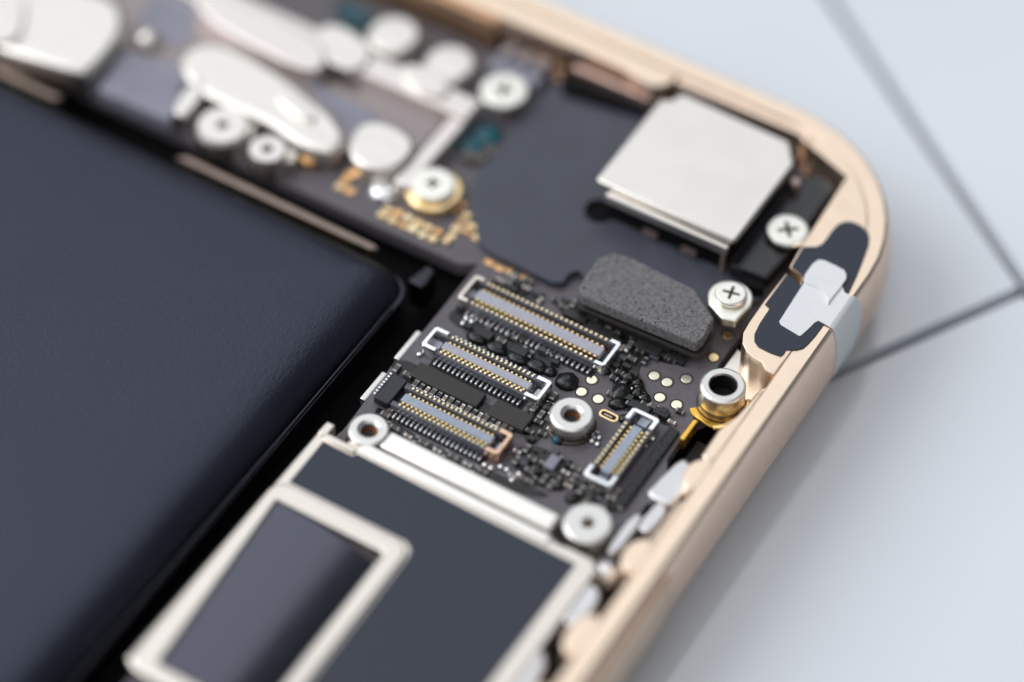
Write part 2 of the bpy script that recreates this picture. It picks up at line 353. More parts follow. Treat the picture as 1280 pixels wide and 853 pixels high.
# ------------------------------------------------------------------ logic board
lb = thing('logic_board', 'black printed circuit board crowded with connectors beside the battery', 'circuit board', (3, -10, -0.8))
bp_ = [(-42, 2.75), (-5.0, 2.95), (-4.15, 3.5), (-4.1, -4.0), (-4.25, -4.2), (-4.2, -5.0), (-4.0, -9.2), (-4.2, -10.2), (-4.3, -62), (10.6, -62), (10.75, -8), (10.7, -3.2), (10.25, -2.4), (10.15, 0.2), (10.6, 0.9), (10.6, 2.6),
       (9.75, 3.1), (9.5, 4.2), (9.5, 6.6), (9.3, 17.4), (-42, 16.9)]
prism('board', bp_, -0.8, 0.0, 'mask', lb, bev=0.03)
for (x0, y0), (x1, y1) in (((497, 450), (524, 414)), ((457, 502), (484, 467))):
    a, b = P(x0, y0, 0), P(x1, y1, 0)
    box('edge_contact', -4.42, -4.10, a[1], b[1], -0.5, 0.02, 'steel', lb, bev=0.08)

def row_into(bm, u0, u1, v, wv, z0, z1, n, duty=0.55, axis='u', mi=0):
    st = (u1-u0)/n
    for i in range(n):
        c = u0+st*(i+0.5); h = st*duty/2
        r = rect(c-h, c+h, v-wv/2, v+wv/2) if axis == 'u' else rect(v-wv/2, v+wv/2, c-h, c+h)
        zt = z1+random.uniform(-0.012, 0.012)
        prism_into(bm, r, z0, zt, 0.02, 1, mi)
def connector(name, a0, a1, b0, b1, axis='u', npin=20, tongue='tongue', caps=('silver', 'silver'), capl=0.7, tails=(True, True), label=None, wall='contact_pale', zt=0.70):
    """board-to-board socket; a = long axis, b = short axis"""
    def R(p0, p1, q0, q1): return rect(p0, p1, q0, q1) if axis == 'u' else rect(q0, q1, p0, p1)
    def Rr(p0, p1, q0, q1, r): return rr(p0, p1, q0, q1, r, 4) if axis == 'u' else rr(q0, q1, p0, p1, r, 4)
    c = prism(name, Rr(a0+0.05, a1-0.05, b0+0.02, b1-0.02, 0.12), 0.0, 0.22, 'insulator', lb, bev=0.03)
    if label: c['label'] = label
    wt = 0.27
    for s, bb in ((0, b0), (1, b1-wt)):
        prism('side_wall', R(a0+capl*0.7, a1-capl*0.7, bb, bb+wt), 0.2, zt-0.08, 'wall_plastic', c, bev=0.03)
    mid = (b0+b1)/2; tw = (b1-b0)*0.17
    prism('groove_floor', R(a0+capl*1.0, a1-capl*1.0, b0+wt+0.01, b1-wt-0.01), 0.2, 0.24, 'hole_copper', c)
    prism('tongue', R(a0+capl*1.05, a1-capl*1.05, mid-tw, mid+tw), 0.2, zt-0.12, tongue, c, bev=0.05)
    q0, q1 = a0+capl*1.15, a1-capl*1.15
    for s, bb in ((0, b0+wt*0.55), (1, b1-wt*0.55)):
        bm = bmesh.new(); row_into(bm, q0, q1, bb, wt*0.62, 0.3, zt, npin, 0.56, axis)
        finish('contact_row', bm, wall, c, kind='stuff')
    for s, bb in ((0, mid-tw-0.06), (1, mid+tw+0.06)):
        bm = bmesh.new(); row_into(bm, q0, q1, bb, 0.14, 0.2, zt-0.16, npin, 0.56, axis)
        finish('inner_contact_row', bm, 'contact_gold', c, kind='stuff')
    for s, ok in ((0, tails[0]), (1, tails[1])):
        if not ok: continue
        bb = b0-0.20 if s == 0 else b1+0.20
        prism('solder_bed', R(q0-0.25, q1+0.25, bb-0.24, bb+0.19), 0.0, 0.03, 'black_and_shade', c)
        bm = bmesh.new(); row_into(bm, q0-0.1, q1+0.1, bb, 0.36, 0.03, 0.20, npin, 0.46, axis)
        finish('solder_tail_row', bm, 'silver', c, kind='stuff')
    # metal end caps: a U at each end
    for s in (0, 1):
        mt = caps[s]
        if not mt: continue
        e, f = (a0, a0+capl) if s == 0 else (a1, a1-capl); t = 0.24 if s == 0 else -0.24
        sg = 1 if s == 0 else -1
        U = [(f, b0-0.03), (e+sg*0.12, b0-0.03), (e, b0+0.12), (e, b1-0.12), (e+sg*0.12, b1+0.03), (f, b1+0.03), (f, b1-0.22), (e+t*1.1, b1-0.22), (e+t, b1-0.30), (e+t, b0+0.30), (e+t*1.1, b0+0.22), (f, b0+0.22)]
        if axis == 'v': U = [(q, p) for p, q in U]
        ar = sum(U[i][0]*U[(i+1) % 12][1]-U[(i+1) % 12][0]*U[i][1] for i in range(12))
        if ar < 0: U = U[::-1]
        prism('end_cap', U, 0.05, zt+0.06, mt, c, bev=0.05)
        prism('cap_floor', R(min(e, f)+0.25, max(e, f), mid-0.25, mid+0.25) if s else R(min(e, f), max(e, f)-0.1, mid-0.25, mid+0.25), 0.2, 0.34, tongue, c, bev=0.02)
    return c
connector('board_connector', -3.55, 5.05, 0.45, 2.25, 'u', 25, caps=('nickel', 'tin'), capl=0.62, tails=(True, False), label='longest connector, nearest the black sheet')
connector('board_connector', -3.42, 3.42, -3.12, -1.72, 'u', 19, caps=('silver', 'silver'), capl=0.85, tails=(True, True), label='middle connector with bright silver end caps')
c3 = connector('board_connector', -3.2, 3.5, -7.02, -5.52, 'u', 20, tongue='tongue_sheen_blue', caps=(None, 'bronze'), capl=0.75, tails=(True, True), wall='contact_pale', label='connector with a copper coloured clip on its right end')
connector('board_connector', -5.85, -0.95, 7.52, 9.02, 'v', 11, tongue='tongue_sheen_blue', caps=('silver', 'silver'), capl=0.8, tails=(False, False), label='small connector turned along the phone')
# the black serrated end of the third connector
prism('end_block', rr(-3.65, -2.75, -7.1, -5.3, 0.15), 0.2, 0.62, 'insulator', c3, bev=0.05)
bm = bmesh.new()
row_into(bm, -7.0, -5.35, -3.66, 0.16, 0.1, 0.70, 8, 0.62, 'v'); finish('serrated_edge', bm, 'tin', c3, kind='stuff')

# flat test pads
for px, py, m in ((740, 475, 'pad_cream'), (727, 490, 'pad_cream'), (748, 499, 'pad_cream'), (818, 470, 'pad_cream'), (834, 478, 'pad_cream'), (858, 474, 'pad_cream'), (825, 497, 'pad_cream'), (846, 506, 'pad_cream'), (910, 420, 'pad_gold'), (892, 447, 'pad_gold')):
    u, v = P(px, py, 0)
    p = lathe('test_pad', u, v, [(0.27, 0.0), (0.27, 0.015), (0.24, 0.025)], m, lb, n=20)
    ring = lathe('pad_ring', u, v, [(0.36, 0.0), (0.36, 0.006), (0.34, 0.008)], 'chip_brown', p, n=20)
# the gold ringed slot
u, v = P(761, 520, 0)
ring_prism('slot_ring', rr(u-0.52, u+0.52, v-0.26, v+0.26, 0.25), rr(u-0.40, u+0.40, v-0.14, v+0.14, 0.135), 0, 0.03, 'pad_gold', lb, bev=0.01)
prism('slot', rr(u-0.38, u+0.38, v-0.12, v+0.12, 0.11), 0, 0.012, 'black_and_shade', lb)
prism('slot_wire', rr(u-0.25, u+0.2, v-0.06, v+0.02, 0.03), 0.012, 0.03, 'rose', lb)
# small chips, and one black patch standing for a dark hole
def chip(px, py, lu, lv, h, m='chip', rot=0.0, bev=0.05, z0=0.0):
    u, v = P(px, py, h); c, s = math.cos(rot), math.sin(rot)
    pts = [(u+x*c-y*s, v+x*s+y*c) for x, y in ((-lu/2, -lv/2), (lu/2, -lv/2), (lu/2, lv/2), (-lu/2, lv/2))]
    return prism('chip', pts, z0, h, m, lb, bev=bev)
prism('chip', rect(-3.0, 0.85, -4.78, -3.78), 0, 0.34, 'chip_brown', lb, bev=0.06)
prism('chip', rect(1.5, 3.55, -4.85, -3.75), 0, 0.36, 'chip_brown', lb, bev=0.06)
for cu in (-1.55, -0.35, 0.85, 1.95): blob('underfilled_chip', cu, -0.82+random.uniform(-.05, .05), 0.62, 0.42, 0.34, 'underfill', lb, n=16, pw=0.3)
chip(606, 416, 0.9, 0.55, 0.4, 'chip'); chip(650, 438, 0.8, 0.5, 0.4, 'chip')
for px, py, ru, rv, h in ((709, 474, 0.60, 0.58, 0.42), (688, 463, 0.36, 0.33, 0.30), (774, 448, 0.32, 0.3, 0.3), (786, 470, 0.45, 0.34, 0.4), (797, 478, 0.35, 0.3, 0.36), (777, 488, 0.62, 0.5, 0.45),
       (798, 489, 0.42, 0.36, 0.4), (772, 503, 0.5, 0.36, 0.36), (806, 496, 0.34, 0.3, 0.3), (757, 462, 0.25, 0.3, 0.25), (700, 548, 0.3, 0.3, 0.3), (676, 497, 0.3, 0.4, 0.35), (685, 508, 0.42, 0.35, 0.4), (665, 520, 0.35, 0.4, 0.35),
       (712, 580, 0.28, 0.26, 0.3), (672, 585, 0.5, 0.42, 0.4), (700, 604, 0.42, 0.3, 0.3), (722, 603, 0.3, 0.25, 0.25), (740, 622, 0.42, 0.36, 0.35), (760, 628, 0.42, 0.34, 0.35), (715, 622, 0.36, 0.3, 0.3), (672, 371, 0.42, 0.2, 0.12), (652, 366, 0.36, 0.2, 0.15), (780, 522, 0.3, 0.26, 0.25)):
    u, v = P(px, py, h*0.6); blob('underfill_drop', u, v, ru, rv, h, 'underfill', lb, rot=random.uniform(0, 1.5))
chip(690, 577, 0.55, 0.85, 0.38, 'slate'); chip(655, 575, 0.5, 0.5, 0.3); chip(812, 432, 1.4, 0.8, 0.3); chip(752, 412, 1.6, 0.55, 0.35); chip(720, 394, 1.3, 0.5, 0.35); chip(846, 446, 1.0, 0.5, 0.25)
chip(800, 508, 1.1, 0.42, 0.3); chip(827, 515, 0.8, 0.42, 0.3); chip(866, 531, 0.36, 1.0, 0.10, 'black_and_shade', bev=0.04)  # the last, black one is a patch painted for an oblong hole
# strip of parts along the small connector
prism('chip', rr(9.42, 10.02, -6.2, -0.7, 0.12), 0, 0.22, 'underfill', lb, bev=0.06)
# tiny two-ended parts
def make_cap(nm, lu, lv, h, body, term='tin_dull'):
    bm = bmesh.new()
    prism_into(bm, rect(-lu*0.26, lu*0.26, -lv/2, lv/2), 0, h*0.96, 0.015, 1, 0)
    prism_into(bm, rect(-lu/2, -lu*0.25, -lv*0.52, lv*0.52), 0, h, 0.025, 1, 1); prism_into(bm, rect(lu*0.25, lu/2, -lv*0.52, lv*0.52), 0, h, 0.025, 1, 1)
    o = finish(nm, bm, [body, term], lb, org=(0, 0, 0)); return o
protos = [make_cap('capacitor', 0.52, 0.28, 0.26, 'ceramic'), make_cap('capacitor', 0.42, 0.22, 0.22, 'ceramic_tan', 'tin'), make_cap('capacitor', 0.46, 0.26, 0.22, 'chip')]
spots = []
def cap(u, v, rot, k):
    o = protos[k]
    if not o.get('_used'):
        o['_used'] = 1; o.location = W(u, v, 0)-ORG[lb]; o.rotation_euler = (0, 0, rot); ORG[o] = W(u, v, 0)
    else: inst('capacitor', o, (u, v, 0), rot, lb)
    spots.append((u, v))
H = math.pi/2
for i in range(12): cap(9.72, -5.7+i*0.40, 0 if i % 3 else H, 2)
for px, py, r, k in ((800, 424, 0, 0), (788, 432, H, 0), (800, 440, 0, 2), (790, 450, 0, 0), (778, 436, H, 1), (806, 452, H, 2), (829, 445, 0, 2), (840, 451, 0, 2), (765, 405, 0, 0), (742, 398, 0, 0), (705, 385, 0, 0), (728, 405, 0, 2), (782, 415, 0, 0), (770, 420, H, 0),
       (745, 545, H, 2), (676, 506, 0, 1), (668, 512, H, 0), (692, 497, H, 0), (700, 530, H, 0), (688, 538, 0, 1), (662, 540, 0, 2), (662, 590, 0, 0), (655, 600, 0, 0), (640, 596, 0, 1), (680, 600, H, 0), (707, 592, 0, 1), (726, 614, H, 0),
       (745, 612, 0, 0), (752, 636, 0, 1), (770, 618, H, 0), (640, 345, 0, 1), (660, 352, 0, 0), (626, 352, 0, 1), (812, 540, H, 0), (806, 552, H, 1), (850, 515, 0, 2), (792, 425, H, 2), (500, 490, H, 1), (488, 512, 0, 1), (482, 520, 0, 0), (496, 462, H, 0), (510, 470, 0, 0)):
    u, v = P(px, py, 0.1); cap(u, v, r+random.uniform(-0.06, 0.06), k)
# rows of little parts along the third connector
for i in range(17):
    cap(-2.5+i*0.34, -5.02+random.uniform(-.03, .03), H, (0, 2, 1)[i % 3])
for i in range(14):
    cap(-2.3+i*0.42, -7.92+random.uniform(-.05, .05), 0 if i % 4 else H, (2, 0, 2, 1)[i % 4])
def bed(pts, h=0.045):
    return prism('underfill_bed', chaikin(cw([P(x, y, 0) for x, y in pts]), 2), 0.0, h, 'underfill', lb, bev=0.02, seg=1)
beds = [((688, 372), (735, 388), (800, 415), (850, 440), (862, 452), (842, 458), (812, 448), (796, 462), (806, 482), (812, 500), (784, 512), (762, 506), (768, 470), (766, 444), (782, 424), (740, 408), (700, 392)),
        ((570, 382), (604, 398), (680, 432), (706, 448), (690, 462), (660, 452), (600, 420), (556, 402)),
        ((664, 488), (690, 496), (690, 520), (680, 545), (664, 560), (652, 545), (658, 515)),
        ((640, 560), (668, 556), (700, 570), (722, 590), (712, 612), (680, 612), (645, 598)),
        ((712, 600), (742, 604), (778, 620), (790, 632), (760, 642), (724, 630)),
        ((474, 506), (500, 534), (560, 566), (640, 602), (690, 618), (676, 624), (610, 604), (540, 574), (486, 546), (466, 520)),
        ((490, 450), (516, 452), (570, 486), (660, 530), (668, 548), (640, 540), (560, 500), (490, 470)),
        ((770, 500), (812, 508), (846, 524), (838, 536), (800, 516), (768, 512)),
        ((605, 350), (640, 352), (682, 372), (676, 384), (640, 370))]
for pts in beds: bed(pts)
dense = []
for pts, nn in ((beds[0], 46), (beds[1], 14), (beds[2], 12), (beds[3], 18), (beds[4], 12), (beds[7], 7), (beds[8], 7)):
    q = [P(x, y, 0) for x, y in pts]; us = [p[0] for p in q]; vs_ = [p[1] for p in q]; k = 0; tries = 0
    while k < nn and tries < 900:
        tries += 1; p = (random.uniform(min(us), max(us)), random.uniform(min(vs_), max(vs_)))
        if not inside(p, q) or any(math.dist(p, d_) < 0.42 for d_ in dense+spots): continue
        dense.append(p); k += 1
        if random.random() < 0.4:
            a, b, h = random.uniform(0.3, 0.55), random.uniform(0.24, 0.4), random.uniform(0.16, 0.34)
            prism('chip', rect(p[0]-a/2, p[0]+a/2, p[1]-b/2, p[1]+b/2), 0.0, h, random.choice(('chip', 'chip', 'chip_brown', 'slate_dark')), lb, bev=0.03)
        else: cap(p[0], p[1], random.choice((0, H)), random.choice((0, 0, 1, 2, 2)))
# bright solder balls
bm = bmesh.new(); lathe_into(bm, 0, 0, [(0.10, 0), (0.15, 0.05), (0.15, 0.10), (0.11, 0.16), (0.04, 0.19)], 10)
ball0 = None
for px, py in ((583, 398), (590, 402), (579, 404), (586, 409), (742, 544), (749, 547), (740, 551), (747, 555), (563, 570), (570, 574), (577, 577), (606, 581), (614, 585), (626, 583), (634, 587), (649, 592), (640, 600), (667, 575), (658, 578), (575, 374),
               (733, 632), (747, 638), (806, 556), (816, 548), (524, 443), (783, 438), (770, 441), (790, 420)):
    u, v = P(px, py, 0.1)
    if ball0 is None: ball0 = finish('solder_ball', bm, 'silver', lb, smooth=60, org=(0, 0, 0)); ball0.location = W(u, v, 0)-ORG[lb]
    else: inst('solder_ball', ball0, (u, v, 0), 0, lb)
# orange pads above the longest connector, copper lands at the far end of the board
for px, py, a, b in ((612, 329, 0.55, 0.35), (624, 336, 0.5, 0.35), (636, 339, 0.45, 0.3), (656, 348, 0.5, 0.4)):
    u, v = P(px, py, 0); box('land', u-a/2, u+a/2, v-b/2, v+b/2, 0, 0.06, 'copper_pad', lb, bev=0.02)
for pts in (((556, 262), (574, 250), (590, 270), (602, 296), (585, 304), (562, 292)), ((470, 260), (500, 266), (550, 292), (545, 308), (500, 292), (466, 274)), ((545, 298), (562, 290), (574, 306), (556, 314)), ((396, 206), (414, 202), (428, 222), (412, 230)), ((428, 212), (450, 198), (460, 216), (440, 232)), ((415, 226), (434, 224), (456, 246), (426, 246))):
    q = [P(x, y, 0) for x, y in pts]
    us = [p[0] for p in q]; vs_ = [p[1] for p in q]; cu = min(us)
    while cu < max(us):
        cv = min(vs_)
        while cv < max(vs_):
            if inside((cu, cv), q) and random.random() < 0.88:
                a, b = random.uniform(0.36, 0.60), random.uniform(0.26, 0.46)
                box('land', cu-a/2, cu+a/2, cv-b/2, cv+b/2, 0, random.uniform(0.05, 0.22), random.choice(('pad_gold', 'pad_gold', 'copper_pad', 'contact_pale')), lb, bev=0.03)
            cv += 0.52
        cu += 0.62
u, v = P(480, 237, 0.4); blob('silver_part', u, v, 0.9, 0.7, 0.5, 'silver', lb, pw=0.3)
for px, py, a, b in ((608, 166, 0.9, 0.8), (590, 182, 0.8, 0.6)):
    u, v = P(px, py, 0.2); blob('epoxy_drop', u, v, a, b, 0.4, 'teal', lb)
for px, py in ((600, 200), (585, 197), (612, 190)):
    u, v = P(px, py, 0.2); box('chip', u-0.35, u+0.35, v-0.3, v+0.3, 0, 0.4, 'ceramic', lb, bev=0.05)
u, v = P(697, 549, 0.1); blob('epoxy_drop', u, v, 0.3, 0.3, 0.3, 'teal', lb)
u, v = P(768, 684, 0.0); blob('epoxy_drop', u, v, 0.6, 0.4, 0.3, 'teal_dark', lb)

# ------------------------------------------------------------------ metal shield over the processor
sh = thing('shield_can', 'pale metal shield with slate stickers and a framed dark chip, below the connectors', 'metal shield', (3, -35, 0))
SU0, SU1, SV1, SV0 = -4.55, 10.95, -9.95, -60.0
prism('cover', [(2.6, -25.85), (2.6, SV0), (SU1, SV0), (SU1, SV1-0.45), (SU1-0.45, SV1), (9.2, SV1), (8.7, SV1-0.1), (8.3, SV1), (-2.9, SV1), (-3.05, -10.3), (SU0, -10.25), (SU0, -25.85), (-4.1, -25.85), (-4.1, -14.25), (2.6, -14.25)], 0.02, 0.86, 'nickel', sh, bev=0.08, seg=2)
prism('cover', rect(-3.3, 2.59, SV0, -26.0), 0.02, 0.45, 'slate_dark', sh, bev=0.05)
prism('corner_tab', [(SU0+0.03, -10.6), (SU0+0.5, -10.6), (SU0+0.5, -9.75), (SU0+0.03, -9.75)], 0.3, 0.95, 'nickel', sh, bev=0.08)
prism('corner_tab', [(-4.1, -10.75), (-2.45, -10.75), (-2.3, -10.55), (-2.45, -10.4), (-4.1, -10.4)], 0.86, 0.99, 'nickel', sh, bev=0.05)
box('ridge_bar', -1.55, 8.0, -9.72, -8.62, 0.02, 1.02, 'ridge', sh, bev=0.16, seg=3)
box('ridge_lip', -2.3, 8.25, -10.42, -9.86, 0.3, 0.98, 'ridge', sh, bev=0.10, seg=3)
# sticker: an L around the chip frame
prism('sticker', [(-4.02, -13.72), (2.6, -13.72), (3.02, -14.0), (3.12, -14.5), (3.12, SV0+1), (9.95, SV0+1), (9.95, -10.62), (-2.2, -10.62), (-2.35, -10.85), (-4.02, -10.85)][::-1], 0.862, 0.90, 'sticker', sh, bev=0.012, seg=1)
QC = ((-3.87, -14.95), (2.02, -14.85), (2.2, -25.3), (-3.12, -25.3))           # the window leans a little in its frame
def quad(tu, tv):
    (ax, ay), (bx, by), (cx_, cy_), (dx, dy) = QC
    return (dx*(1-tu)*(1-tv)+cx_*tu*(1-tv)+bx*tu*tv+ax*(1-tu)*tv, dy*(1-tu)*(1-tv)+cy_*tu*(1-tv)+by*tu*tv+ay*(1-tu)*tv)
inn_ = [quad(*p) for p in rr(0, 1, 0, 1, 0.02)]
ring_prism('chip_frame', rr(SU0-0.02, 3.05, -26.15, -13.85, 0.8), inn_, 0.4, 0.99, 'nickel', sh, bev=0.14)
bm = bmesh.new(); NU, NV = 24, 24; gv = []
for b in range(NV+1):
    row = []
    for a in range(NU+1):
        tu, tv = a/NU, b/NV
        row.append(bm.verts.new((*quad(0.004+0.992*tu, 0.002+0.996*tv), 0.88-0.72*max(0, tu-0.02)**2-0.10*max(0, tv-0.5)**2)))  # flat chip given an added bow so its reflection darkens to the right
    gv.append(row)
for b in range(NV):
    for a in range(NU): bm.faces.new((gv[b][a], gv[b][a+1], gv[b+1][a+1], gv[b+1][a]))
bd = gv[0]+[r[-1] for r in gv[1:]]+gv[-1][::-1][1:]+[r[0] for r in gv[::-1][1:-1]]
lo = [bm.verts.new((v.co.x, v.co.y, 0.03)) for v in bd]
for i in range(len(bd)): bm.faces.new((bd[i], lo[i], lo[(i+1) % len(bd)], bd[(i+1) % len(bd)]))
finish('processor', bm, 'chip_gloss', sh, flat=False, smooth=40)

# ------------------------------------------------------------------ standoff screws on the board
def standoff(px, py, z, r, hole, label, teeth=True, tall=0.5, mat_top='steel'):
    u, v = P(px, py, z)
    t = thing('standoff_screw', label, 'standoff', (u, v, 0), 'standoff screws holding the circuit board')
    zb = z-tall
    ck = 1.45 if teeth else 1.10
    bm = bmesh.new(); lathe_into(bm, u, v, [(r*0.94, zb), (r, zb+0.06), (r, z-0.10), (r*0.95, z-0.03), (r*0.88, z), (hole*ck, z), (hole*(1+(ck-1)*0.35), z-0.08), (hole, z-0.16), (hole*0.98, z-0.46)], 40, cap0=False, cap1=False)
    finish('head', bm, mat_top, t, smooth=35, org=(u, v, zb))
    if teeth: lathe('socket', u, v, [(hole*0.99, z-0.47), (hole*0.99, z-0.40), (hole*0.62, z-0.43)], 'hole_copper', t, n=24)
    if teeth: lathe('bore_shade', u, v, [(hole*0.58, z-0.46), (hole*0.58, z-0.415)], 'black_and_shade', t, n=20)  # black disc painted for the shade deep in the hole
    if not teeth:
        bm = bmesh.new(); lathe_into(bm, u, v, [(hole*0.975, z-0.10), (hole*0.975, z-1.0), (0.05, z-1.0)], 28, cap0=False); finish('bore_shade', bm, 'black_and_shade', t, smooth=35)  # black sleeve over the steel, shade of the hollow put into colour
    if teeth:
        bm = bmesh.new(); nt_ = 26; loops = []
        for z_ in (0.0, zb-0.02):
            loops.append([(u+(r*(1.03 if i % 2 else 0.95))*math.cos(math.pi*i/nt_), v+(r*(1.03 if i % 2 else 0.95))*math.sin(math.pi*i/nt_), z_) for i in range(2*nt_)])
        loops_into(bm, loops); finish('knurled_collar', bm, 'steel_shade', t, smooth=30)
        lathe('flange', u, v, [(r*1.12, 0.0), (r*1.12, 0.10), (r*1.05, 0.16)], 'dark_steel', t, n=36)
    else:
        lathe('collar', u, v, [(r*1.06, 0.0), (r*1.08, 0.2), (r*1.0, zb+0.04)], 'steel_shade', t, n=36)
    return t
standoff(715, 517, 1.0, 1.10, 0.40, 'ring topped standoff in the middle of the board, left of the small upright connector')
standoff(461, 536, 1.05, 1.02, 0.40, 'ring topped standoff nearest the battery, at the left end of the copper clip connector')
standoff(735, 653, 1.0, 1.20, 0.24, 'blurred white ring standoff at the right corner of the metal shield')
standoff(904, 481, 1.5, 1.14, 0.66, 'tall hollow tube standoff with a wide dark hole beside the gold corner', teeth=False, tall=1.1)

# ------------------------------------------------------------------ black sheet around the camera
bs = thing('black_sheet', 'matte black plastic sheet covering the board to the left of the camera', 'plastic sheet', (0, 11, 0.02))
sp = [P(x, y, 0.45) for x, y in ((598, 300), (612, 314), (690, 353), (704, 353), (712, 342), (724, 338))]
sp += [(3.0, 4.2), (7.6, 4.6), (7.8, 7.6), (9.35, 8.6), (9.4, 17.3), (6.5, 17.9), (-4.2, 17.6)]
sp += [P(x, y, 0.45) for x, y in ((712, 92), (668, 124), (640, 160), (628, 180), (593, 218), (592, 260))]
prism('sheet', sp, 0.03, 0.45, 'sheet', bs, bev=0.08)
u, v = P(748, 262, 0.6); lathe('boss', u, v, [(0.75, 0.45), (0.72, 0.62), (0.55, 0.66), (0.5, 0.47), (0.2, 0.465)], 'case_black', bs, n=24)
prism('raised_edge', [(7.35, 9.2), (9.3, 9.4), (9.45, 11.0), (9.4, 17.0), (8.6, 17.3), (7.7, 16.9), (7.5, 13.8)], 0.45, 1.35, 'case_gloss', bs, bev=0.15, seg=3)
prism('raised_edge', chaikin([(7.9, 8.6), (9.4, 8.7), (9.4, 9.3), (8.0, 9.25)], 1), 0.45, 1.15, 'case_black', bs, bev=0.15)
prism('raised_edge', [(-6.6, 15.9), (-2.2, 16.7), (-1.4, 17.4), (-7.5, 17.4)], 0.45, 0.8, 'case_black', bs, bev=0.12)

# ------------------------------------------------------------------ camera module
cm = thing('camera_module', 'square brushed metal camera module with clipped corner in the phone corner', 'camera module', (3.3, 13.5, 0.45))
prism('lid_plate', [(-0.86, 9.62), (-0.6, 9.5), (7.1, 9.5), (7.3, 9.7), (7.32, 15.9), (6.35, 17.25), (0.0, 17.4), (-0.25, 17.2), (-0.35, 16.65), (-0.9, 16.35)], 2.52, 2.8, 'nickel_can', cm, bev=0.14, seg=3)
prism('body', rect(-0.3, 6.9, 9.85, 17.2), 0.45, 2.51, 'dark_steel', cm, bev=0.05)
prism('trim_strip', rect(0.0, 7.05, 9.12, 9.49), 1.95, 2.44, 'nickel_can', cm, bev=0.06)
prism('face_plate', rect(0.05, 6.95, 9.50, 9.84), 0.45, 2.46, 'case_black', cm, bev=0.05)
for cu in (2.62, 4.88): prism('solder_tab', rr(cu-0.42, cu+0.42, 9.25, 9.49, 0.06), 0.62, 1.0, 'rose', cm, bev=0.05)
prism('corner_post', rect(6.74, 7.0, 9.15, 9.48), 0.6, 1.94, 'bronze', cm, bev=0.05)
lathe('side_pin', 7.62, 15.6, [(0.30, 0.45), (0.30, 1.9), (0.22, 2.0)], 'rose', cm, n=16)

# ------------------------------------------------------------------ foam padded bracket
fb = thing('foam_bracket', 'thin bracket topped by a speckled grey foam pad below the camera', 'bracket', (5, 5, 0.4))
fp = [P(x, y, 1.75) for x, y in ((727, 369), (871, 429), (880, 421), (893, 398), (868, 361), (790, 322), (768, 316), (749, 322), (733, 343), (724, 359))]
cu_ = sum(p[0] for p in fp)/len(fp); cv_ = sum(p[1] for p in fp)/len(fp)
prism('foam_pad', fp, 1.08, 1.75, 'foam', fb, bev=0.12, seg=3)
def grow(pts, k, du=0, dv=0): return [(cu_+(p[0]-cu_)*k+du, cv_+(p[1]-cv_)*k+dv) for p in pts]
prism('foam_gap_shade', grow(fp, 0.95), 0.80, 1.07, 'black_and_shade', fb)  # black inset layer painted in for the dark gap under the foam
prism('plate', [(p[0], p[1]) for p in grow(fp, 1.035)], 0.60, 0.79, 'chip_brown', fb, bev=0.05)
prism('plate_leg', rect(2.4, 7.2, 3.3, 4.0), 0.0, 0.59, 'black_and_shade', fb, bev=0.03)

# ------------------------------------------------------------------ cross head screws
def cross_screw(px, py, z, r, label, ang, foot=None, m='screw', h=0.30, cross=0.42, zbase=0.45):
    u, v = P(px, py, z)
    t = thing('cross_head_screw', label, 'screw', (u, v, zbase), 'screws with cross recess heads')
    def pt(a, d): return (u+d*math.cos(a), v+d*math.sin(a))
    # head with a real cross recess: ring of quads between the cross outline and the rim
    bm = bmesh.new(); L, wd = r*cross, r*0.10; N = 48
    out, inn = [], []
    for i in range(N):
        a = 2*math.pi*i/N; q = (a) % (math.pi/2); q = q if q < math.pi/4 else math.pi/2-q
        d = min(L/max(math.cos(q), 1e-6), wd/max(math.sin(q), 1e-6)) if q > 1e-6 else L
        inn.append((a+ang, max(d, wd*1.3)))
    seq = [(None, r*0.93, z-h), (None, r, z-h+0.05), (None, r, z-0.09), (None, r*0.95, z-0.02), (None, r*0.85, z)]
    loops = [[(*pt(2*math.pi*i/N+ang, rad), zz) for i in range(N)] for _, rad, zz in seq]
    loops.append([(*pt(a, d), z+0.004) for a, d in inn])
    loops.append([(*pt(a, d*0.9), z-0.17) for a, d in inn])
    loops_into(bm, loops); bm.faces.ensure_lookup_table()
    for f in bm.faces:
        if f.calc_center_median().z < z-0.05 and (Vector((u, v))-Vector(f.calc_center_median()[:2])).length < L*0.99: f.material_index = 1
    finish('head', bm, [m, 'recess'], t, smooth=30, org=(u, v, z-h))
    lathe('shank', u, v, [(r*0.5, zbase), (r*0.5, z-h)], m, t, n=20)
    return t, u, v
cross_screw(985, 287, 1.85, 1.10, 'flat pale screw with a cross recess, right beside the square camera', math.radians(38), zbase=1.36, cross=0.5)
lathe_u, lathe_v = P(985, 290, 1.1)
t2, su, sv = cross_screw(914, 366, 1.75, 0.82, 'raised cross head screw on a ring washer between the foam pad and the gold corner', math.radians(12), cross=0.55, h=0.28, zbase=0.46)
wp = [(su+1.14*math.cos(math.radians(a)), sv-0.02+1.14*math.sin(math.radians(a))) for a in range(-20, 231, 12)]
wp += [(su-0.72, sv-1.0), (su+0.3, sv-1.5), (su+1.0, sv-1.3)]
prism('washer', wp, 0.95, 1.43, 'screw', t2, bev=0.10, seg=3)
cross_screw(630, 112, 1.3, 1.30, 'blurred round silver screw beyond the upper left edge of the black sheet', 0.3, zbase=0.0)
t3, su, sv = cross_screw(541, 229, 0.95, 1.20, 'silver screw sitting in a gold ring above the battery corner', 0.5, cross=0.30, zbase=0.0)
